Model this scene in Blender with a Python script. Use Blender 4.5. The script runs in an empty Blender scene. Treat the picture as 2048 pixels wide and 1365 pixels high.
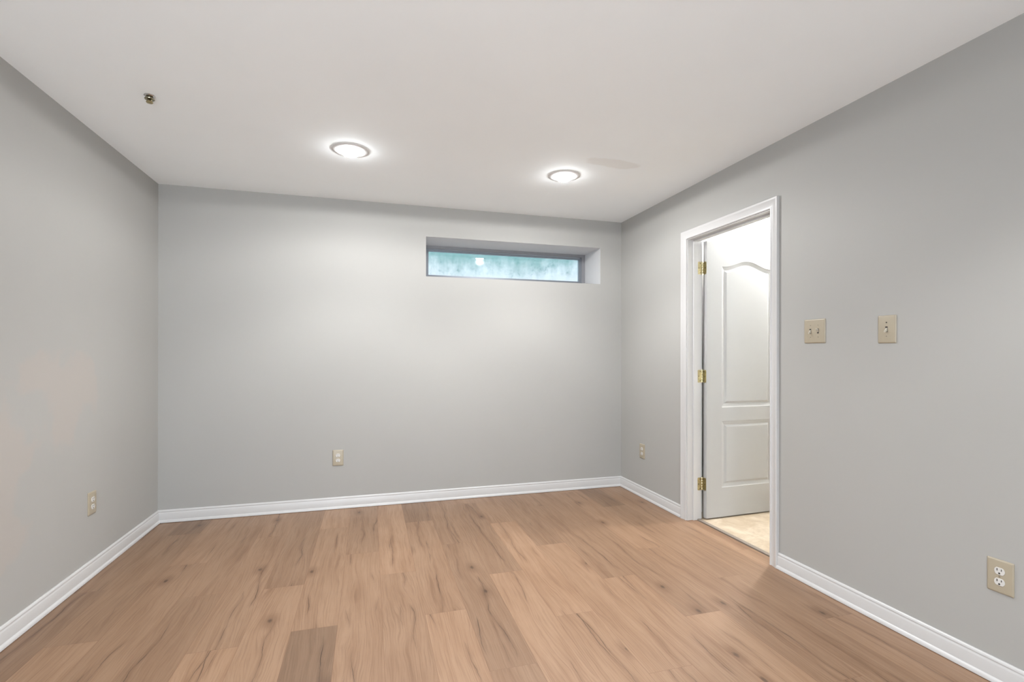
import bpy, bmesh, math, random
from mathutils import Vector, Matrix

# ---------------------------------------------------------------- camera, world, lights, exposure
scene = bpy.context.scene
COL = scene.collection
R = math.radians

XL, XR, YB, ZC = -1.4389, 2.2099, 4.0603, 2.4043      # left wall, right wall, back wall, ceiling
YR = -1.5                                             # wall behind the camera
WT = 0.115                                            # right wall thickness

cam_data = bpy.data.cameras.new('camera')
cam = bpy.data.objects.new('camera', cam_data)
COL.objects.link(cam)
cam.location = (0, 0, 1.2)
cam.rotation_euler = (R(90), 0, R(-16.102))
cam.rotation_euler = (Matrix.Rotation(R(-16.102), 3, 'Z') @ Matrix.Rotation(R(90), 3, 'X') @ Matrix.Rotation(R(0.0866), 3, 'Z')).to_euler()
cam_data.sensor_width = 36
cam_data.lens = 988.268 / 2048 * 36
cam_data.shift_y = 26.5 / 2048
cam_data.clip_start = 0.01
scene.camera = cam

world = bpy.data.worlds.new('sky')
scene.world = world
world.use_nodes = True
bg = world.node_tree.nodes['Background']
bg.inputs['Color'].default_value = (0.80, 0.91, 1.0, 1)
bg.inputs['Strength'].default_value = 3.3

scene.view_settings.view_transform = 'Standard'
scene.view_settings.look = 'None'
scene.view_settings.gamma = 1
scene.view_settings.use_curve_mapping = False
scene.view_settings.exposure = 1.22
scene.cycles.use_denoising = True
scene.cycles.max_bounces = 12
scene.cycles.diffuse_bounces = 8
scene.cycles.sample_clamp_indirect = 40


def light(name, kind, loc, energy, color=(1, 1, 1), rot=(0, 0, 0), **kw):
    d = bpy.data.lights.new(name, kind)
    d.energy = energy
    d.color = color
    for k, v in kw.items():
        setattr(d, k, v)
    o = bpy.data.objects.new(name, d)
    COL.objects.link(o)
    o.location = loc
    o.rotation_euler = rot
    o['kind'] = 'helper'
    return o


LAMPS = [(-0.109, 3.065), (1.258, 3.10)]
LAMP_COL = (1.0, 0.985, 0.975)
for (x, y) in LAMPS:                                  # the two lit ceiling lamps in view: flood beam and wide spill
    light('lamp_beam', 'SPOT', (x, y, ZC - 0.062), 15.5, LAMP_COL, spot_size=R(120), spot_blend=0.5, shadow_soft_size=0.045)
    light('lamp_spill', 'SPOT', (x, y, ZC - 0.062), 12.5, LAMP_COL, spot_size=R(170), spot_blend=0.3, shadow_soft_size=0.045)
    light('lamp_glow', 'SPOT', (x, y, ZC - 0.062), 9, LAMP_COL, spot_size=R(179), spot_blend=0.05, shadow_soft_size=0.045)
for (x, y) in [(-0.11, 0.55), (1.26, 0.55)]:          # unseen beams added over the near half to brighten the lower walls
    light('near_fill_beam', 'SPOT', (x, y, ZC - 0.055), 22, LAMP_COL, spot_size=R(125), spot_blend=0.5, shadow_soft_size=0.045)
# added fill light at an unseen opening made in the wall behind the camera
light('rear_fill', 'AREA', (-0.3, YR - 0.16, 1.0), 20, (0.95, 0.96, 1.0), (R(90), 0, 0), shape='RECTANGLE', size=1.6, size_y=1.9)
# the lamp of the room beyond the doorway
light('bathroom_lamp', 'POINT', (3.2, 2.98, 2.26), 34, (1.0, 0.98, 0.955), shadow_soft_size=0.06)


# ---------------------------------------------------------------- node helpers
class NT:
    def __init__(self, name):
        self.m = bpy.data.materials.new(name)
        self.m.use_nodes = True
        self.t = self.m.node_tree
        self.n = self.t.nodes
        self.bsdf = self.n['Principled BSDF']
        self.out = self.n['Material Output']

    def add(self, kind, **kw):
        nd = self.n.new(kind)
        for k, v in kw.items():
            setattr(nd, k, v)
        return nd

    def put(self, sock, v):
        if isinstance(v, bpy.types.NodeSocket):
            self.t.links.new(v, sock)
        elif isinstance(v, (int, float)):
            sock.default_value = v
        else:
            sock.default_value = tuple(v) + (1,) if len(v) == 3 and sock.type == 'RGBA' else v

    def math(self, op, a, b=0.0, c=None, clamp=False):
        nd = self.add('ShaderNodeMath', operation=op, use_clamp=clamp)
        self.put(nd.inputs[0], a)
        self.put(nd.inputs[1], b)
        if c is not None:
            self.put(nd.inputs[2], c)
        return nd.outputs[0]

    def mix(self, f, a, b, blend='MIX'):
        nd = self.add('ShaderNodeMix', data_type='RGBA', blend_type=blend)
        self.put(nd.inputs[0], f)
        self.put(nd.inputs[6], a)
        self.put(nd.inputs[7], b)
        return nd.outputs[2]

    def noise(self, vec, scale, detail=3, rough=0.55, dist=0.0):
        nd = self.add('ShaderNodeTexNoise')
        self.put(nd.inputs['Vector'], vec)
        nd.inputs['Scale'].default_value = scale
        nd.inputs['Detail'].default_value = detail
        nd.inputs['Roughness'].default_value = rough
        nd.inputs['Distortion'].default_value = dist
        return nd.outputs[0]

    def smooth(self, v, lo, hi, a=0.0, b=1.0):
        nd = self.add('ShaderNodeMapRange', interpolation_type='SMOOTHSTEP')
        self.put(nd.inputs[0], v)
        for i, q in enumerate((lo, hi, a, b)):
            self.put(nd.inputs[i + 1], q)
        return nd.outputs[0]

    def scaled(self, vec, s):
        nd = self.add('ShaderNodeVectorMath', operation='MULTIPLY')
        self.put(nd.inputs[0], vec)
        nd.inputs[1].default_value = s
        return nd.outputs[0]

    def geo(self):
        return self.add('ShaderNodeNewGeometry').outputs['Position']

    def objc(self):
        return self.add('ShaderNodeTexCoord').outputs['Object']

    def bump(self, h, strength=0.2, dist=0.001):
        nd = self.add('ShaderNodeBump')
        nd.inputs['Strength'].default_value = strength
        nd.inputs['Distance'].default_value = dist
        self.put(nd.inputs['Height'], h)
        self.put(self.bsdf.inputs['Normal'], nd.outputs[0])

    def set(self, **kw):
        for k, v in kw.items():
            self.put(self.bsdf.inputs[k.replace('_', ' ')], v)
        return self


def lin(r, g, b):
    return tuple(((c / 255) / 12.92 if c <= 10 else (((c / 255) + 0.055) / 1.055) ** 2.4) for c in (r, g, b))


def plain(name, col, rough=0.5, metal=0.0, noise=0.02, **kw):
    t = NT(name)
    n = t.noise(t.objc(), 40, 2)
    c = t.mix(t.smooth(n, 0.3, 0.7), [q * (1 - noise) for q in col], [min(1, q * (1 + noise)) for q in col])
    t.set(Base_Color=c, Roughness=rough, Metallic=metal, **kw)
    return t.m


def paint(name, col, rough=0.6, patches=()):
    t = NT(name)
    p = t.geo()
    n = t.noise(p, 1.3, 3)
    base = t.mix(t.smooth(n, 0.3, 0.7), [q * 0.985 for q in col], [q * 1.01 for q in col])
    for (centre, size, tint, amt) in patches:         # tint patches: touch-up on the ceiling, painted warm doorway light on the left wall
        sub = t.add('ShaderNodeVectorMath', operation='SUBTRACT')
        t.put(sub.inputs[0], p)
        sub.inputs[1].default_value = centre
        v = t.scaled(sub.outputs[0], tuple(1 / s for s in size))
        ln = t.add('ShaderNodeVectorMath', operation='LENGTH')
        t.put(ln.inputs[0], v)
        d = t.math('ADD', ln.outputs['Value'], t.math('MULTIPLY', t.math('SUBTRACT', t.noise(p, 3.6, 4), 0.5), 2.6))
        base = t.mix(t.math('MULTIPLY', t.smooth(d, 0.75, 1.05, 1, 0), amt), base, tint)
    t.set(Base_Color=base, Roughness=rough)
    t.bsdf.inputs['Specular IOR Level'].default_value = 0.35
    t.bump(t.noise(p, 260, 2), 0.06, 0.0006)
    return t.m


WALL = (0.382, 0.381, 0.367)
M = {}
M['wall'] = paint('grey_wall_paint', WALL)
M['wall_left'] = paint('grey_wall_paint_warm_spill', WALL, patches=[  # patches put warm doorway light into the wall colour
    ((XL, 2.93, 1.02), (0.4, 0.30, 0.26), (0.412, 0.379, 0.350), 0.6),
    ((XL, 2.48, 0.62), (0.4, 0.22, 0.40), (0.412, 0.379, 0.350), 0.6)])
M['reveal'] = paint('pale_reveal', (0.62, 0.625, 0.635))  # recess faces, paler than the wall colour
M['ceiling'] = paint('white_ceiling_paint', (0.905, 0.945, 0.965), 0.8, patches=[
    ((1.46, 2.82, ZC), (0.17, 0.07, 0.5), (0.79, 0.80, 0.79), 0.6)])
M['trim'] = plain('white_trim_paint', (0.55, 0.55, 0.55), 0.32, noise=0.0)
M['door'] = plain('white_door_paint', (0.41, 0.412, 0.41), 0.38, noise=0.0)
M['bath_wall'] = paint('white_bathroom_paint', (0.74, 0.74, 0.725))
M['brass'] = plain('worn_brass', (0.44, 0.38, 0.22), 0.3, 1.0, noise=0.15)
M['brass_pale'] = plain('polished_brass', (0.80, 0.74, 0.52), 0.25, 1.0)
M['dark'] = plain('dark_gap', (0.03, 0.026, 0.022), 0.7)
M['ivory'] = plain('ivory_plastic', (0.37, 0.325, 0.245), 0.35, noise=0.01)
M['ivory_light'] = plain('light_ivory_plastic', (0.46, 0.43, 0.36), 0.3, noise=0.01)
M['socket'] = plain('white_socket_plastic', (0.60, 0.595, 0.575), 0.3, noise=0.01)
M['screw'] = plain('screw_metal', (0.33, 0.30, 0.24), 0.4, 0.6)
M['alu'] = plain('grey_aluminium', (0.27, 0.27, 0.285), 0.42, 0.3)
M['alu_blue'] = plain('brushed_aluminium', (0.22, 0.24, 0.27), 0.4, 0.4)
M['chrome'] = plain('chrome', (0.55, 0.54, 0.53), 0.18, 1.0)
M['chrome_dark'] = plain('tarnished_brass', (0.34, 0.31, 0.22), 0.3, 1.0)
M['strip'] = plain('threshold_metal', (0.26, 0.22, 0.185), 0.4, 0.2)
M['lamp_trim'] = plain('lamp_trim_enamel', (0.66, 0.655, 0.65), 0.5, noise=0.005)

t = NT('lit_bulb_glass')
t.set(Base_Color=(0.9, 0.9, 0.88), Roughness=0.3, Emission_Color=(0.96, 0.98, 1.0), Emission_Strength=36.0)
M['bulb'] = t.m

# window glass: clear with a film of dirt, reflecting by Fresnel
t = NT('window_glass')
tr = t.add('ShaderNodeBsdfTransparent')
tr.inputs[0].default_value = (0.92, 0.955, 0.97, 1)
gl = t.add('ShaderNodeBsdfGlossy')
gl.inputs['Roughness'].default_value = 0.02
fr = t.add('ShaderNodeFresnel')
fr.inputs[0].default_value = 1.7
mx = t.add('ShaderNodeMixShader')
t.put(mx.inputs[0], fr.outputs[0])
t.put(mx.inputs[1], tr.outputs[0])
t.put(mx.inputs[2], gl.outputs[0])
df = t.add('ShaderNodeBsdfDiffuse')
df.inputs[0].default_value = (0.75, 0.85, 0.85, 1)
mx2 = t.add('ShaderNodeMixShader')
t.put(mx2.inputs[0], t.math('MULTIPLY', t.smooth(t.noise(t.objc(), 9, 6, 0.7), 0.45, 0.75), 0.06))
t.put(mx2.inputs[1], mx.outputs[0])
t.put(mx2.inputs[2], df.outputs[0])
t.put(t.out.inputs[0], mx2.outputs[0])
M['glass'] = t.m

# window well liner: pale, with green algae grown down from the upper part
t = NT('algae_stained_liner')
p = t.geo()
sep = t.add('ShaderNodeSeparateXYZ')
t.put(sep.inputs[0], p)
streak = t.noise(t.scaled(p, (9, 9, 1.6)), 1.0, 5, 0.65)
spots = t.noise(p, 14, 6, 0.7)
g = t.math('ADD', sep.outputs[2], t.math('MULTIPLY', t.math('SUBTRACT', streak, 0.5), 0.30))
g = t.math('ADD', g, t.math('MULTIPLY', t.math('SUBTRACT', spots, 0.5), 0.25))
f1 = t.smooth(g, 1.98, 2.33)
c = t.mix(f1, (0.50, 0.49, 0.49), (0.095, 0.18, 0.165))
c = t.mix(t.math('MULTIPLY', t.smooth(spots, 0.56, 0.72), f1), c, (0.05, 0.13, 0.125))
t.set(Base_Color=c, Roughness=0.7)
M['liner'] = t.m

# wood-look planks
t = NT('oak_planks')
uvp = t.add('ShaderNodeUVMap', uv_map='plank').outputs[0]
uvg = t.add('ShaderNodeUVMap', uv_map='grain').outputs[0]
att = t.add('ShaderNodeVertexColor', layer_name='tone')
sp = t.add('ShaderNodeSeparateColor')
t.put(sp.inputs[0], att.outputs[0])
tone, rnd, edge_l = sp.outputs[0], sp.outputs[1], sp.outputs[2]
# grain runs along v; large swirls bend it
w1 = t.noise(t.scaled(uvg, (5.0, 1.3, 1)), 1.0, 3, 0.5)
w2 = t.noise(t.scaled(uvg, (9.0, 2.2, 1)), 1.0, 4, 0.6, 0.3)
su = t.add('ShaderNodeSeparateXYZ')
t.put(su.inputs[0], uvg)
u, v = su.outputs[0], su.outputs[1]
ub = t.math('ADD', u, t.math('MULTIPLY', t.math('SUBTRACT', w1, 0.5), 0.11))
cv = t.add('ShaderNodeCombineXYZ')
t.put(cv.inputs[0], ub)
t.put(cv.inputs[1], v)
bent = cv.outputs[0]
streaks = t.noise(t.scaled(bent, (34, 0.9, 1)), 1.0, 5, 0.62)
fine = t.noise(t.scaled(bent, (170, 3.5, 1)), 1.0, 3, 0.6)
pores = t.noise(t.scaled(bent, (420, 12, 1)), 1.0, 2, 0.5)
rings = t.math('SINE', t.math('MULTIPLY', ub, 620.0))
blotch = t.noise(t.scaled(uvg, (5.5, 2.0, 1)), 1.0, 3, 0.55)
LIGHT, MID, DARK = lin(209, 174, 146), lin(193, 156, 127), lin(152, 115, 87)
mixv = t.math('ADD', t.math('MULTIPLY', streaks, 0.62), t.math('MULTIPLY', blotch, 0.38))
c = t.mix(t.smooth(mixv, 0.38, 0.60), MID, LIGHT)
c = t.mix(t.smooth(mixv, 0.30, 0.45, 0.6, 0), c, DARK)
c = t.mix(t.math('MULTIPLY', t.smooth(fine, 0.46, 0.64), 0.32), c, DARK)
ringmask = t.math('MULTIPLY', t.smooth(w2, 0.50, 0.66), t.smooth(rings, 0.2, 0.9))
c = t.mix(t.math('MULTIPLY', ringmask, 0.20), c, DARK)
c = t.mix(t.math('MULTIPLY', t.smooth(pores, 0.56, 0.72), 0.2), c, DARK)
# splits: thin dark lines that wander along the grain of some planks, each with a soft brown margin
sel = t.add('ShaderNodeSeparateXYZ')
t.put(sel.inputs[0], uvp)
ul = sel.outputs[0]


def along(fv, off, detail=2):
    cvn = t.add('ShaderNodeCombineXYZ')
    t.put(cvn.inputs[0], t.math('MULTIPLY', v, fv))
    t.put(cvn.inputs[1], t.math('ADD', t.math('MULTIPLY', rnd, 60.0), off))
    return t.noise(cvn.outputs[0], 1.0, detail)


line, halo = None, None
for c_off, c_amp, off, lo in ((0.035, 0.10, 0.0, 0.47), (0.10, 0.07, 17.0, 0.54), (0.055, 0.09, 31.0, 0.57)):
    centre = t.math('ADD', c_off, t.math('MULTIPLY', t.math('FRACT', t.math('MULTIPLY', rnd, 13.7 + off)), c_amp))
    wob = t.math('ADD', t.math('MULTIPLY', t.math('SUBTRACT', along(1.7, off), 0.5), 0.13),
                 t.math('MULTIPLY', t.math('SUBTRACT', along(13.0, off + 5, 3), 0.5), 0.016))
    dist = t.math('ABSOLUTE', t.math('SUBTRACT', ul, t.math('ADD', centre, wob)))
    mask = t.smooth(along(1.5, off + 9), lo, lo + 0.10)
    thin = t.math('ADD', 0.0004, t.math('MULTIPLY', t.smooth(along(9.0, off + 3), 0.35, 0.7), 0.0016))
    ln = t.math('MULTIPLY', t.smooth(t.math('DIVIDE', dist, thin), 0.5, 1.3, 1, 0), mask)
    ha = t.math('MULTIPLY', t.smooth(dist, 0.0, 0.020, 1, 0), mask)
    line = ln if line is None else t.math('MAXIMUM', line, ln)
    halo = ha if halo is None else t.math('MAXIMUM', halo, ha)
c = t.mix(t.math('MULTIPLY', halo, 0.38), c, lin(146, 108, 80))
c = t.mix(t.math('MULTIPLY', line, 0.75), c, lin(84, 58, 42))
# knots
vo = t.add('ShaderNodeTexVoronoi', voronoi_dimensions='2D')
t.put(vo.inputs['Vector'], t.scaled(uvg, (4.6, 2.3, 1)))
vo.inputs['Scale'].default_value = 1.0
vo.inputs['Randomness'].default_value = 0.9
kc = t.add('ShaderNodeSeparateColor')
t.put(kc.inputs[0], vo.outputs['Color'])
kd = t.math('ADD', vo.outputs['Distance'], t.math('MULTIPLY', t.math('SUBTRACT', t.noise(uvg, 70, 3), 0.5), 0.045))
has = t.smooth(kc.outputs[0], 0.76, 0.78)
c = t.mix(t.math('MULTIPLY', t.math('MULTIPLY', t.smooth(kd, 0.03, 0.24, 1, 0), has), 0.5), c, lin(138, 100, 72))
c = t.mix(t.math('MULTIPLY', t.math('MULTIPLY', t.smooth(kd, 0.015, 0.060, 1, 0), has), 0.7), c, lin(92, 64, 46))
# plank tone
c = t.mix(1.0, c, t.mix(tone, (0.305, 0.278, 0.243), (0.60, 0.562, 0.507)), 'MULTIPLY')
# micro-bevel between planks
se = t.add('ShaderNodeSeparateXYZ')
t.put(se.inputs[0], uvp)
du = t.math('MINIMUM', se.outputs[0], t.math('SUBTRACT', 0.1905, se.outputs[0]))
dv = t.math('MINIMUM', se.outputs[1], t.math('SUBTRACT', 1.29, se.outputs[1]))
d = t.math('MINIMUM', du, dv)
c = t.mix(t.smooth(d, 0.0006, 0.0020, 0.5, 0), c, lin(120, 86, 62))
t.set(Base_Color=c, Roughness=t.math('ADD', 0.34, t.math('MULTIPLY', fine, 0.14)))
t.bsdf.inputs['Specular IOR Level'].default_value = 0.6
hgt = t.math('ADD', t.math('MULTIPLY', fine, 0.6), t.smooth(d, 0.0, 0.002))
t.bump(t.math('SUBTRACT', hgt, line), 0.25, 0.0008)
M['planks'] = t.m

# bathroom floor tile
t = NT('travertine_tile')
p = t.geo()
n1 = t.noise(p, 6, 6, 0.65, 0.8)
n2 = t.noise(p, 26, 4, 0.6)
c = t.mix(t.smooth(n1, 0.35, 0.68), lin(172, 154, 130), lin(198, 184, 164))
c = t.mix(t.math('MULTIPLY', t.smooth(n2, 0.5, 0.75), 0.35), c, lin(155, 136, 112))
s3 = t.add('ShaderNodeSeparateXYZ')
t.put(s3.inputs[0], p)
gx = t.math('ABSOLUTE', t.math('SUBTRACT', t.math('FRACT', t.math('DIVIDE', t.math('ADD', s3.outputs[0], 0.21), 0.33)), 0.5))
gy = t.math('ABSOLUTE', t.math('SUBTRACT', t.math('FRACT', t.math('DIVIDE', t.math('ADD', s3.outputs[1], 0.05), 0.33)), 0.5))
gr = t.smooth(t.math('MAXIMUM', gx, gy), 0.490, 0.494)
c = t.mix(t.math('MULTIPLY', gr, 0.45), c, lin(165, 148, 125))
t.set(Base_Color=c, Roughness=0.35)
M['tile'] = t.m


# ---------------------------------------------------------------- geometry helpers
def mesh_obj(name, bm, mat, parent=None, smooth=False):
    bmesh.ops.recalc_face_normals(bm, faces=bm.faces[:])
    me = bpy.data.meshes.new(name)
    bm.to_mesh(me)
    bm.free()
    if mat is not None:
        me.materials.append(mat)
    if smooth:
        for pl in me.polygons:
            pl.use_smooth = True
        me.set_sharp_from_angle(angle=R(32))
    o = bpy.data.objects.new(name, me)
    COL.objects.link(o)
    if parent is not None:
        o.parent = parent
    return o


def tag(o, label=None, cat=None, group=None, kind=None):
    for k, v in (('label', label), ('category', cat), ('group', group), ('kind', kind)):
        if v:
            o[k] = v
    return o


def empty(name, loc, rz=0.0):
    o = bpy.data.objects.new(name, None)
    COL.objects.link(o)
    o.location = loc
    o.rotation_euler = (0, 0, rz)
    o.empty_display_size = 0.05
    return o


def box(bm, x0, x1, y0, y1, z0, z1):
    vs = [bm.verts.new(q) for q in ((x0, y0, z0), (x1, y0, z0), (x1, y1, z0), (x0, y1, z0), (x0, y0, z1), (x1, y0, z1), (x1, y1, z1), (x0, y1, z1))]
    for f in ((0, 3, 2, 1), (4, 5, 6, 7), (0, 1, 5, 4), (1, 2, 6, 5), (2, 3, 7, 6), (3, 0, 4, 7)):
        bm.faces.new([vs[i] for i in f])


def boxes(name, lst, mat, parent=None):
    bm = bmesh.new()
    for b in lst:
        box(bm, *b)
    return mesh_obj(name, bm, mat, parent)


def loft(bm, rings, cap0=True, cap1=True, closed=True):
    """rings: lists of equally many points; bridges them and caps the ends"""
    rv = [[bm.verts.new(q) for q in r] for r in rings]
    n = len(rings[0])
    for a, b in zip(rv, rv[1:]):
        for i in range(n if closed else n - 1):
            j = (i + 1) % n
            bm.faces.new((a[i], a[j], b[j], b[i]))
    if cap0:
        bm.faces.new(rv[0][::-1])
    if cap1:
        bm.faces.new(rv[-1])
    return rv


def lathe(bm, prof, seg=40, axis='Z', at=(0, 0, 0)):
    """prof: (radius, height) pairs turned about an axis"""
    rings = []
    for r, h in prof:
        ring = []
        for i in range(seg):
            a = 2 * math.pi * i / seg
            c, s = r * math.cos(a), r * math.sin(a)
            q = (c, s, h) if axis == 'Z' else (c, h, s)
            ring.append((q[0] + at[0], q[1] + at[1], q[2] + at[2]))
        rings.append(ring)
    loft(bm, rings, prof[0][0] > 1e-6, prof[-1][0] > 1e-6)


def rrect(w, h, r, n=5):
    pts = []
    for cx, cz, a0 in ((w / 2 - r, h / 2 - r, 0), (-w / 2 + r, h / 2 - r, 90), (-w / 2 + r, -h / 2 + r, 180), (w / 2 - r, -h / 2 + r, 270)):
        for i in range(n + 1):
            a = R(a0 + 90 * i / n)
            pts.append((cx + r * math.cos(a), cz + r * math.sin(a)))
    return pts


def wall_mesh(name, mat, axis, p0, p1, u0, u1, z0, z1, holes=(), reveal=None):
    """a wall between the planes p0 and p1 of the axis, with rectangular openings (u0, u1, z0, z1) through it"""
    us = sorted({u0, u1, *[h[0] for h in holes], *[h[1] for h in holes]})
    zs = sorted({z0, z1, *[h[2] for h in holes], *[h[3] for h in holes]})
    bm = bmesh.new()
    cache = {}

    def V(p, u, z):
        k = (round(p, 5), round(u, 5), round(z, 5))
        if k not in cache:
            cache[k] = bm.verts.new((p, u, z) if axis == 'X' else (u, p, z))
        return cache[k]

    def solid(i, j):
        if i < 0 or j < 0 or i >= len(us) - 1 or j >= len(zs) - 1:
            return False
        um, zm = (us[i] + us[i + 1]) / 2, (zs[j] + zs[j + 1]) / 2
        return not any(h[0] < um < h[1] and h[2] < zm < h[3] for h in holes)

    for i in range(len(us) - 1):
        for j in range(len(zs) - 1):
            if not solid(i, j):
                continue
            a, b, c, d_ = us[i], us[i + 1], zs[j], zs[j + 1]
            for p in (p0, p1):
                bm.faces.new((V(p, a, c), V(p, b, c), V(p, b, d_), V(p, a, d_)))
            for (di, dj, e0, e1) in ((-1, 0, (a, c), (a, d_)), (1, 0, (b, c), (b, d_)), (0, -1, (a, c), (b, c)), (0, 1, (a, d_), (b, d_))):
                if not solid(i + di, j + dj):
                    f = bm.faces.new((V(p0, *e0), V(p0, *e1), V(p1, *e1), V(p1, *e0)))
                    if reveal is not None and 0 <= i + di < len(us) - 1 and 0 <= j + dj < len(zs) - 1:
                        f.material_index = 1
    o = mesh_obj(name, bm, mat)
    if reveal is not None:
        o.data.materials.append(reveal)
    return o


def sweep(bm, prof, path, normals):
    """prof: (offset along the normal, z) pairs carried along a horizontal path; normals: per path point"""
    rings = [[(q[0] + n[0] * d_, q[1] + n[1] * d_, z) for d_, z in prof] for q, n in zip(path, normals)]
    loft(bm, rings)


# ---------------------------------------------------------------- the room
W0, W1, WZ0, WZ1 = 0.4425, 2.000, 1.834, 2.159        # window opening in the back wall
DY0, DY1 = 2.311, 3.079                               # doorway, jamb to jamb
DZ = 2.030
YW = YB + 0.41                                        # outside face of the back wall
STR = 'structure'


def struct(o, label, cat):
    return tag(o, label, cat, kind=STR)


struct(wall_mesh('wall_back', M['wall'], 'Y', YB, YW, XL - 0.15, XR + WT, -0.1, ZC + 0.15, [(W0, W1, WZ0, WZ1)], M['reveal']),
       'grey painted wall with the small high window in it', 'wall')
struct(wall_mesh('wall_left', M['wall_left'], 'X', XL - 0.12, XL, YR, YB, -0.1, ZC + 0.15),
       'grey painted side wall with faint painted-in patches of warm doorway light', 'wall')
struct(wall_mesh('wall_right', M['wall'], 'X', XR, XR + WT, YR, YB, -0.1, ZC + 0.15, [(DY0 - 0.019, DY1 + 0.019, -0.1, DZ + 0.019)]),
       'grey painted side wall with the open doorway and light switches', 'wall')
struct(wall_mesh('wall_rear', M['wall'], 'Y', YR - 0.12, YR, XL - 0.12, XR + WT, -0.1, ZC + 0.15, [(-1.1, 0.5, 0.05, 1.95)]),  # opening added so fill light enters from behind the camera
       'grey wall behind the viewer with an opening added for fill light', 'wall')
struct(boxes('ceiling', [(XL, XR, YR, YB, ZC, ZC + 0.12)], M['ceiling']), 'plain white painted ceiling over the room', 'ceiling')

# plank floor: one face per plank, end joints column by column
PW, PL, PX = 0.1905, 1.29, 0.0575
JOINT = {-9: 2.45, -8: 2.978, -7: 3.751, -6: 3.211, -5: 2.778, -4: 3.545, -3: 2.768, -2: 3.603, -1: 3.109, 0: 2.770, 1: 3.583,
         2: 3.107, 3: 2.621, 4: 3.404, 5: 2.930, 6: 3.692, 7: 3.243, 8: 2.70, 9: 3.531, 10: 3.05, 11: 2.52}
TONE = {(-7, 3.751): 0.12, (-2, 1.023): 0.10, (-2, 2.313): 0.62, (1, 3.583): 0.22, (-5, 1.488): 0.40, (6, 3.692): 0.45, (9, 3.531): 0.20, (4, 2.114): 0.85,
        (3, 2.621): 0.38, (4, 3.404): 0.50, (5, 2.93): 0.38, (6, 2.402): 0.42, (2, 3.107): 0.42, (-3, 2.768): 0.42, (-3, 1.478): 0.66,
        (-4, 2.255): 0.55, (2, 1.817): 0.40, (5, 1.64): 0.72, (7, 1.953): 0.42, (7, 0.663): 0.8, (0, 1.48): 0.62, (-1, 1.819): 0.66,
        (1, 2.293): 0.62, (-8, 1.688): 0.22, (-8, 2.978): 0.35, (-7, 2.461): 0.40, (-6, 1.921): 0.5, (8, 1.41): 0.5, (9, 2.241): 0.45, (9, 0.951): 0.5,
        (10, 1.76): 0.5, (-9, 1.16): 0.35, (-9, 2.45): 0.35}
random.seed(11)
bm = bmesh.new()
uv1 = bm.loops.layers.uv.new('plank')
uv2 = bm.loops.layers.uv.new('grain')
vc = bm.loops.layers.float_color.new('tone')


def plank(c0, y0, xa, xb, ya, yb, tone_):
    gu, gv, pr = random.uniform(0, 40), random.uniform(0, 40), random.random()
    f = bm.faces.new([bm.verts.new(q) for q in ((xa, ya, 0), (xb, ya, 0), (xb, yb, 0), (xa, yb, 0))])
    for lp in f.loops:
        lu, lv = lp.vert.co.x - c0, lp.vert.co.y - y0
        lp[uv1].uv = (lu, lv)
        lp[uv2].uv = (lu + gu, lv + gv)
        lp[vc] = (tone_, pr, 0, 1)


for k in range(-9, 12):
    c0 = PX + PW * k
    y = JOINT[k] - PL * 6
    while y < YB:
        xa, xb = max(c0, XL), min(c0 + PW, XR)
        ya, yb = max(y, YR), min(y + PL, YB)
        if yb > ya and xb > xa:
            tn = next((v_ for (kk, yy), v_ in TONE.items() if kk == k and abs(yy - y) < 0.02), None)
            plank(c0, y, xa, xb, ya, yb, random.uniform(0.45, 0.85) if tn is None else tn)
        y += PL
# the planks run on into the doorway up to the threshold strip
plank(PX + PW * 11, JOINT[11] - PL, XR, 2.278, DY0, DY1, 0.6)
box(bm, XL, XR, YR, YB, -0.1, -0.001)
box(bm, XR, 2.278, DY0, DY1, -0.1, -0.001)
fl = mesh_obj('floor', bm, M['planks'])
struct(fl, 'light oak wood-look plank floor of the empty room', 'floor')

# baseboards with shoe moulding
BASE = [(0, 0.0022), (0.0205, 0.0022), (0.0203, 0.006), (0.0190, 0.012), (0.0160, 0.0175), (0.0115, 0.0205), (0.0115, 0.066), (0.0105, 0.069), (0.0078, 0.0735),
        (0.0078, 0.0760), (0.0092, 0.0785), (0.0088, 0.0835), (0.0060, 0.0875), (0.0035, 0.0896), (0, 0.0896)]


def baseboard(name, path, normals, label):
    bm = bmesh.new()
    sweep(bm, BASE, path, normals)
    return struct(mesh_obj(name, bm, M['trim'], smooth=True), label, 'baseboard')


CAS_IN, CAS_W = 0.005, 0.057
baseboard('baseboard_left', [(XL, YR), (XL, YB)], [(1, 0), (1, -1)], 'white baseboard with shoe moulding along the side wall opposite the doorway')
baseboard('baseboard_back', [(XL, YB), (XR, YB)], [(1, -1), (-1, -1)], 'white baseboard under the small high window')
baseboard('baseboard_right', [(XR, YB), (XR, DY1 + CAS_IN + CAS_W)], [(-1, -1), (-1, 0)], 'short white baseboard between the room corner and the doorway')
baseboard('baseboard_right', [(XR, DY0 - CAS_IN - CAS_W), (XR, YR)], [(-1, 0), (-1, 0)], 'long white baseboard below the two light switches')

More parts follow.
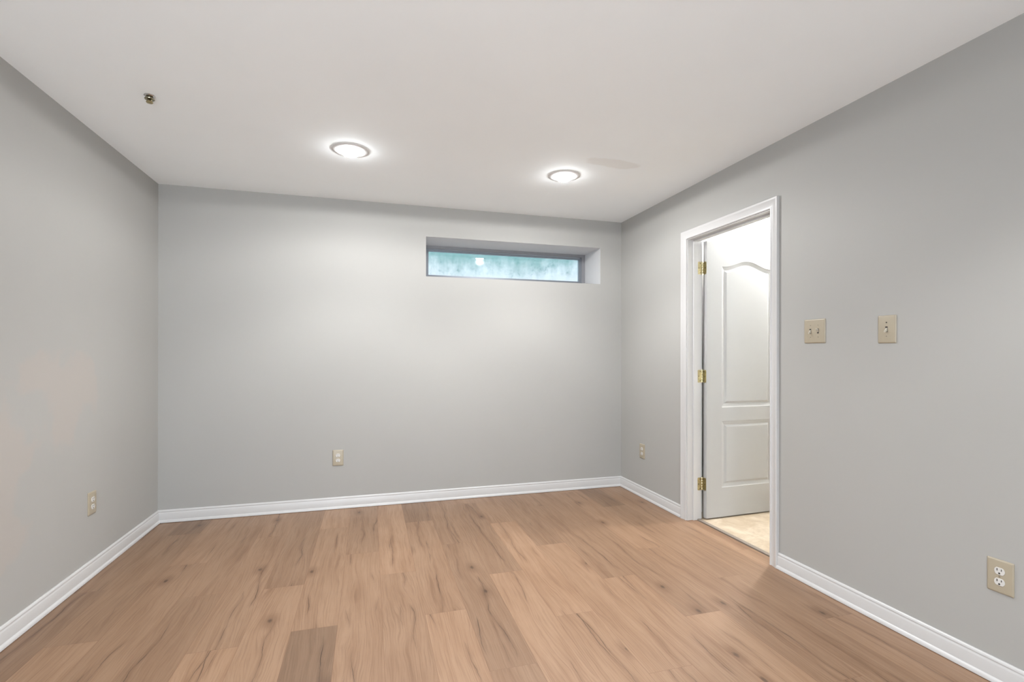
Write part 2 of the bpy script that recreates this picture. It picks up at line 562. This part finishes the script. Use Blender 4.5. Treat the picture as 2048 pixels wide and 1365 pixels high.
# door trim: jamb, stop, casing
bm = bmesh.new()
box(bm, XR, XR + WT, DY1, DY1 + 0.019, 0, DZ + 0.019)
box(bm, XR, XR + WT, DY0 - 0.019, DY0, 0, DZ + 0.019)
box(bm, XR, XR + WT, DY0, DY1, DZ, DZ + 0.019)
trim = mesh_obj('trim_1', bm, M['trim'])
struct(trim, 'white casing and jamb framing the open doorway', 'door frame')
sx0, sx1 = XR + 0.044, XR + 0.077
boxes('door_stop', [(sx0, sx1, DY1 - 0.011, DY1, 0, DZ), (sx0, sx1, DY0, DY0 + 0.011, 0, DZ), (sx0, sx1, DY0 + 0.011, DY1 - 0.011, DZ - 0.011, DZ)], M['trim'], trim)
CPROF = [(0, 0), (0, 0.0095), (0.003, 0.0115), (0.008, 0.0115), (0.010, 0.0085), (0.013, 0.0080), (0.030, 0.0115), (0.042, 0.0150), (0.046, 0.0175), (0.054, 0.0180), (0.057, 0.0160), (0.057, 0)]


def casing(side):                                     # side -1: room side, +1: bathroom side
    bm = bmesh.new()
    xw = XR if side < 0 else XR + WT
    a, b, z = DY1 + CAS_IN, DY0 - CAS_IN, DZ + CAS_IN
    rings = [[(xw + side * h_, a + w_, 0) for w_, h_ in CPROF], [(xw + side * h_, a + w_, z + w_) for w_, h_ in CPROF],
             [(xw + side * h_, b - w_, z + w_) for w_, h_ in CPROF], [(xw + side * h_, b - w_, 0) for w_, h_ in CPROF]]
    loft(bm, rings)
    return mesh_obj('casing', bm, M['trim'], trim, smooth=True)


casing(-1)
casing(1)
struct(boxes('trim_2', [(2.278, 2.286, DY0, DY1, -0.1, -0.012), (2.286, 2.316, DY0, DY1, -0.1, 0.004)], M['strip']), 'thin brown-grey threshold strip across the doorway', 'threshold')

# ---------------------------------------------------------------- the room beyond the doorway
BX1, BY0, BY1 = 4.35, 1.2, 3.21
struct(boxes('floor_bathroom', [(2.316, BX1, BY0, BY1, -0.1, 0.002)], M['tile']), 'beige stone tile floor beyond the doorway', 'floor')
struct(boxes('wall_bathroom_back', [(XR + WT, BX1, BY1, BY1 + 0.1, 0, ZC)], M['bath_wall']), 'white wall behind the opened panel door', 'wall')
struct(boxes('wall_bathroom_side', [(BX1, BX1 + 0.1, BY0 - 0.1, BY1 + 0.1, 0, ZC)], M['bath_wall']), 'white far wall of the room beyond the doorway', 'wall')
struct(boxes('wall_bathroom_front', [(XR + WT, BX1, BY0 - 0.1, BY0, 0, ZC)], M['bath_wall']), 'white front wall of the room beyond the doorway', 'wall')
struct(boxes('ceiling_bathroom', [(XR + WT, BX1 + 0.1, BY0 - 0.1, BY1 + 0.1, ZC, ZC + 0.12)], M['ceiling']), 'bright white ceiling seen above the open door', 'ceiling')
bm = bmesh.new()
CROWN = [(0, 2.055), (0.008, 2.055), (0.011, 2.060), (0.011, 2.078), (0.007, 2.083), (0.010, 2.088), (0.008, 2.094), (0, 2.094)]
sweep(bm, CROWN, [(XR + WT, BY1), (BX1, BY1)], [(0, -1), (-1, -1)])
struct(mesh_obj('trim_3', bm, M['trim'], smooth=True), 'white moulding strip on the wall above the open door', 'moulding')

# ---------------------------------------------------------------- door leaf
PIN = (2.335, 3.084)
door = empty('door_1', (PIN[0], PIN[1], 0), R(2.0))
struct(door, 'white two-panel arch-top door standing open beyond the doorway', 'door')
LX0, LX1, LY0, LY1, LZ0, LZ1 = 0.008, 0.745, -0.041, -0.006, 0.012, 2.022


def outline(o, x0, x1, z0, zs, rise, n=28):
    """arched outline inset by o: shoulders at zs, crown rise above them"""
    a, b = x0 + o, x1 - o
    pts = [(a, z0 + o), (b, z0 + o)]
    if rise == 0:
        return pts + [(b, zs - o), (a, zs - o)]
    flat = 0.10
    for i in range(n + 1):
        s = i / n
        x = b + (a - b) * s
        q = abs((x - (x0 + x1) / 2)) / ((x1 - x0) / 2)
        q = min(1, q / (1 - flat))
        pts.append((x, zs - o + rise * (0.5 + 0.5 * math.cos(math.pi * q)) * (1 + 0.02 * 0)))
    return pts


PANELS = [(0.143, 0.610, 0.813, 1.845, 0.049), (0.143, 0.610, 0.226, 0.712, 0)]
STEPS = [(0, 0), (0.004, 0.003), (0.026, 0.0095), (0.030, 0.0095), (0.043, 0.0015)]   # (inset, depth) across the moulding


def door_face(bm, y, sgn):
    edges = []
    ov = [bm.verts.new((x, y, z)) for x, z in ((LX0, LZ0), (LX1, LZ0), (LX1, LZ1), (LX0, LZ1))]
    edges += [bm.edges.new((ov[i], ov[(i + 1) % 4])) for i in range(4)]
    for (x0, x1, z0, zs, rise) in PANELS:
        rv = [[bm.verts.new((x, y + sgn * d_, z)) for x, z in outline(o_, x0, x1, z0, zs, rise)] for o_, d_ in STEPS]
        n = len(rv[0])
        for i in range(n):
            edges.append(bm.edges.new((rv[0][i], rv[0][(i + 1) % n])))
        for a, b in zip(rv, rv[1:]):
            for i in range(n):
                j = (i + 1) % n
                bm.faces.new((a[i], a[j], b[j], b[i]))
        bm.faces.new(rv[-1])
    bmesh.ops.triangle_fill(bm, use_beauty=True, use_dissolve=False, edges=edges)
    return ov


bm = bmesh.new()
fa = door_face(bm, LY0, 1)
fb = door_face(bm, LY1, -1)
for i in range(4):
    j = (i + 1) % 4
    bm.faces.new((fa[i], fa[j], fb[j], fb[i]))
mesh_obj('leaf', bm, M['door'], door)

# lever-free round knob near the free edge, one on each face
for s_, yy in ((-1, LY0), (1, LY1)):
    bm = bmesh.new()
    lathe(bm, [(0.0, yy), (0.031, yy), (0.031, yy + s_ * 0.006), (0.012, yy + s_ * 0.010), (0.012, yy + s_ * 0.030), (0.024, yy + s_ * 0.036), (0.028, yy + s_ * 0.048), (0.022, yy + s_ * 0.060), (0.0, yy + s_ * 0.064)],
          28, 'Y', (0.680, 0, 0.93))
    mesh_obj('knob', bm, M['brass'], door, smooth=True)


def hinge(zc):
    """butt hinge: knuckle on the pin, one plate on the door edge, one on the jamb; built in the door's frame"""
    h2 = 0.0475
    bm = bmesh.new()
    for i in range(5):
        z0 = zc - h2 + i * 0.019
        lathe(bm, [(0.0, z0 + 0.0006), (0.0058, z0 + 0.0006), (0.0062, z0 + 0.0014), (0.0062, z0 + 0.0176), (0.0058, z0 + 0.0184), (0.0, z0 + 0.0184)], 16)
    lathe(bm, [(0.0, zc + h2), (0.0045, zc + h2), (0.0045, zc + h2 + 0.003), (0, zc + h2 + 0.004)], 12)
    k = mesh_obj('hinge', bm, M['brass_pale'], door, smooth=True)

    def plate(pts_to3d, name):
        b2 = bmesh.new()
        out = [(p_, q_) for p_, q_ in rrect(0.034, 0.093, 0.012)]
        loft(b2, [[pts_to3d(p_, q_, 0) for p_, q_ in out], [pts_to3d(p_, q_, 1) for p_, q_ in out]])
        o = mesh_obj(name, b2, M['brass'], k)
        b3 = bmesh.new()
        for (p_, q_) in ((-0.006, 0.034), (0.006, 0.0), (-0.006, -0.034)):
            loft(b3, [[pts_to3d(p_ + 0.0034 * math.cos(a * math.pi / 5), q_ + 0.0034 * math.sin(a * math.pi / 5), lv) for a in range(10)] for lv in (0.9, 1.35)])
        mesh_obj('screws', b3, M['dark'], k)
        return o
    # on the door edge (plane lx = LX0), reaching from the pin side across the edge
    plate(lambda p_, q_, l_: (LX0 - 0.0022 * l_ + 0.0004, -0.020 - p_, zc + q_), 'door_plate')
    # on the jamb face (plane y = DY1 in the world); the door stands at 2 degrees
    inv = Matrix.Rotation(R(-2.0), 3, 'Z')

    def jamb(p_, q_, l_):
        wv = Vector((XR + WT - 0.0155 - p_ - PIN[0], DY1 - 0.0022 * l_ + 0.0004 - PIN[1], 0))
        r_ = inv @ wv
        return (r_.x, r_.y, zc + q_)
    plate(jamb, 'jamb_plate')


for zc in (1.830, 1.042, 0.257):
    hinge(zc)

# ---------------------------------------------------------------- window
win = empty('window_1', ((W0 + W1) / 2, YB + 0.33, WZ0))
struct(win, 'narrow high window in a grey metal frame', 'window')
hw, hh = (W1 - W0) / 2, WZ1 - WZ0


def ring_frame(name, o0, o1, y0, y1, mat, top=None, bottom=None):
    tp = o1 if top is None else top
    bt = o1 if bottom is None else bottom
    bm = bmesh.new()
    box(bm, -hw + o0, -hw + o1, y0, y1, o0, hh - o0)
    box(bm, hw - o1, hw - o0, y0, y1, o0, hh - o0)
    box(bm, -hw + o1, hw - o1, y0, y1, hh - tp, hh - o0)
    box(bm, -hw + o1, hw - o1, y0, y1, o0, bt)
    return mesh_obj(name, bm, mat, win)


ring_frame('frame', 0.0, 0.034, 0.0, 0.055, M['alu'], top=0.026, bottom=0.040)
ring_frame('sash', 0.034, 0.058, 0.010, 0.045, M['alu_blue'], top=0.046, bottom=0.068)
pn = boxes('pane', [(-hw + 0.050, hw - 0.050, -0.002, 0.002, -0.1135, 0.1135)], M['glass'], win)
pn.location = (0, 0.028, 0.1735)
pn.rotation_euler = (R(-0.85), 0, 0)                  # the hopper sash leans out a little

# window well outside: a curved liner
bm = bmesh.new()
rows = []
for iz in range(0, 37):
    z = 1.2 + iz * 0.035
    ring = []
    for ia in range(49):
        a = math.pi * ia / 48
        r_ = 1.0
        ring.append((1.22 + 1.15 * r_ * math.cos(a), YW + 0.95 * r_ * math.sin(a) ** 0.7, z))
    rows.append(ring)
inner = [[bm.verts.new(q) for q in r_] for r_ in rows]
for a, b in zip(inner, inner[1:]):
    for i in range(48):
        bm.faces.new((a[i], a[i + 1], b[i + 1], b[i]))
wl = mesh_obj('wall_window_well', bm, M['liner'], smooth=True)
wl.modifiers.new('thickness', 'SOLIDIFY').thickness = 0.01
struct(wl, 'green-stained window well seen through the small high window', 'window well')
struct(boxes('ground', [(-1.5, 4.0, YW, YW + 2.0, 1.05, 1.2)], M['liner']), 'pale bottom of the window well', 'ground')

# ---------------------------------------------------------------- ceiling lamps
def make_lamp(x, y, label):
    L = empty('ceiling_lamp', (x, y, ZC))
    tag(L, label, 'ceiling light', 'lit round lamps in the ceiling')
    bm = bmesh.new()
    lathe(bm, [(0.106, 0.0), (0.1055, -0.0025), (0.102, -0.0045), (0.090, -0.0075), (0.074, -0.0090), (0.067, -0.0075), (0.064, 0.0)], 64)
    mesh_obj('trim_ring', bm, M['lamp_trim'], L, smooth=True)
    bm = bmesh.new()
    lathe(bm, [(0.0, -0.038), (0.016, -0.0368), (0.032, -0.033), (0.046, -0.026), (0.055, -0.015), (0.058, -0.003), (0.058, 0.0), (0.0, 0.0)], 48)
    mesh_obj('bulb', bm, M['bulb'], L, smooth=True)
    return L


make_lamp(*LAMPS[0], 'round lit ceiling lamp between the sprinkler head and the other lamp')
make_lamp(*LAMPS[1], 'round lit ceiling lamp in front of the small high window, beside a beige stain')

# ---------------------------------------------------------------- sprinkler head
S = empty('sprinkler_head', (-0.986, 2.682, ZC))
tag(S, 'small chrome sprinkler head hanging from the white ceiling', 'sprinkler')
bm = bmesh.new()
lathe(bm, [(0.0, 0.0), (0.022, 0.0), (0.0225, -0.0025), (0.019, -0.006), (0.012, -0.0085), (0.0, -0.0085)], 32)
mesh_obj('escutcheon', bm, M['chrome'], S, smooth=True)
bm = bmesh.new()
lathe(bm, [(0.0, -0.0085), (0.0075, -0.0085), (0.0085, -0.0125), (0.0195, -0.0145), (0.0205, -0.0165), (0.0195, -0.0190), (0.008, -0.0200), (0.005, -0.022), (0.0, -0.022)], 24)
for sx in (-1, 1):
    pts = [(0.008, -0.018), (0.0085, -0.0225), (0.007, -0.027), (0.003, -0.029)]
    for (a, za), (b, zb) in zip(pts, pts[1:]):
        loft(bm, [[(sx * a - 0.0013, -0.0018, za), (sx * a + 0.0013, -0.0018, za), (sx * a + 0.0013, 0.0018, za), (sx * a - 0.0013, 0.0018, za)],
                  [(sx * b - 0.0013, -0.0018, zb), (sx * b + 0.0013, -0.0018, zb), (sx * b + 0.0013, 0.0018, zb), (sx * b - 0.0013, 0.0018, zb)]])
lathe(bm, [(0.0, -0.022), (0.0022, -0.022), (0.0022, -0.029), (0.0, -0.029)], 10)
mesh_obj('body', bm, M['chrome_dark'], S, smooth=True)
bm = bmesh.new()
lathe(bm, [(0.0, -0.0275), (0.008, -0.0275), (0.0135, -0.0290), (0.0142, -0.0320), (0.0125, -0.0345), (0.006, -0.0355), (0.0, -0.0355)], 24)
mesh_obj('deflector', bm, M['brass'], S, smooth=True)


# ---------------------------------------------------------------- outlets and switches (local frame: front faces -Y)
def cover_plate(w, h, root):
    bm = bmesh.new()
    rings = []
    for ins, y in ((0, 0), (0, -0.0022), (0.0012, -0.0040), (0.0034, -0.0056), (0.0060, -0.0062)):
        rings.append([(px, y, pz) for px, pz in rrect(w - 2 * ins, h - 2 * ins, 0.0035)])
    loft(bm, rings)
    return mesh_obj('cover_plate', bm, M['ivory'], root, smooth=True)


def screw(root, x, z, y=-0.0062, mat=None):
    bm = bmesh.new()
    lathe(bm, [(0.0, y + 0.001), (0.0031, y + 0.001), (0.0029, y - 0.0009), (0.0, y - 0.0013)], 14, 'Y', (x, 0, z))
    return mesh_obj('screw', bm, mat or M['screw'], root, smooth=True)


def make_outlet(loc, rz, label, hole=True):
    o = empty('wall_outlet', loc, rz)
    tag(o, label, 'outlet', 'ivory wall outlets')
    cover_plate(0.080, 0.122, o)
    for zc in (0.0195, -0.0195):
        bm = bmesh.new()
        pts = []
        for i in range(40):
            a = 2 * math.pi * i / 40
            x, z = 0.0158 * math.cos(a), 0.0158 * math.sin(a)
            pts.append((x, max(-0.0128, min(0.0128, z))))
        loft(bm, [[(x, -0.0055, z + zc) for x, z in pts], [(x, -0.0078, z + zc) for x, z in pts], [(x * 0.94, -0.0084, z * 0.94 + zc) for x, z in pts]])
        rc = mesh_obj('socket', bm, M['socket'], o, smooth=True)
        rc['label'] = 'white socket face'
        boxes('slot', [(-0.0078, -0.0052, -0.0088, -0.0080, zc + 0.0008, zc + 0.0095), (0.0052, 0.0076, -0.0088, -0.0080, zc + 0.0016, zc + 0.0088)], M['dark'], rc)
        bm = bmesh.new()
        lathe(bm, [(0.0, -0.0080), (0.0027, -0.0080), (0.0027, -0.0088), (0.0, -0.0088)], 14, 'Y', (0, 0, zc - 0.0068))
        box(bm, -0.0027, 0.0027, -0.0088, -0.0080, zc - 0.0098, zc - 0.0066)
        mesh_obj('ground_hole', bm, M['dark'], rc)
    screw(o, 0, 0)
    return o


RZ_R, RZ_L = R(-90), R(90)
make_outlet((-0.2325, YB, 0.394), 0, 'ivory wall outlet on the same wall as the window')
make_outlet((XL, 3.190, 0.394), RZ_L, 'ivory wall outlet on the side wall opposite the doorway')
make_outlet((XR, 3.692, 0.385), RZ_R, 'ivory wall outlet between the room corner and the doorway')
make_outlet((XR, 1.2345, 0.393), RZ_R, 'ivory wall outlet low on the doorway wall, below and past the light switches')


def toggle(root, x, up):
    bm = bmesh.new()
    box(bm, x - 0.0052, x + 0.0052, -0.0066, -0.0058, -0.0125, 0.0125)
    c = mesh_obj('toggle_slot', bm, M['dark'], root)
    bm = bmesh.new()
    s = 1 if up else -1
    loft(bm, [[(x - 0.0040, -0.006, s * -0.007), (x + 0.0040, -0.006, s * -0.007), (x + 0.0040, -0.006, s * 0.0095), (x - 0.0040, -0.006, s * 0.0095)],
              [(x - 0.0036, -0.010, s * -0.001), (x + 0.0036, -0.010, s * -0.001), (x + 0.0036, -0.010, s * 0.0105), (x - 0.0036, -0.010, s * 0.0105)],
              [(x - 0.0028, -0.0185, s * 0.008), (x + 0.0028, -0.0185, s * 0.008), (x + 0.0028, -0.0185, s * 0.0140), (x - 0.0028, -0.0185, s * 0.0140)]])
    tg = mesh_obj('toggle', bm, M['ivory_light'], root)
    return tg


sw = empty('double_light_switch', (XR, 2.0165, 1.3215), RZ_R)
tag(sw, 'double ivory light switch with two toggles beside the door casing', 'light switch')
cover_plate(0.125, 0.124, sw)
for x, up in ((-0.0228, False), (0.0228, True)):
    toggle(sw, x, up)
    screw(sw, x, 0.0302)
    screw(sw, x, -0.0302)
sw = empty('light_switch', (XR, 1.6455, 1.3135), RZ_R)
tag(sw, 'single ivory light switch with one toggle, farther from the doorway', 'light switch')
cover_plate(0.080, 0.124, sw)
toggle(sw, 0, False)
screw(sw, 0, 0.0302, mat=M['dark'])
screw(sw, 0, -0.0302)
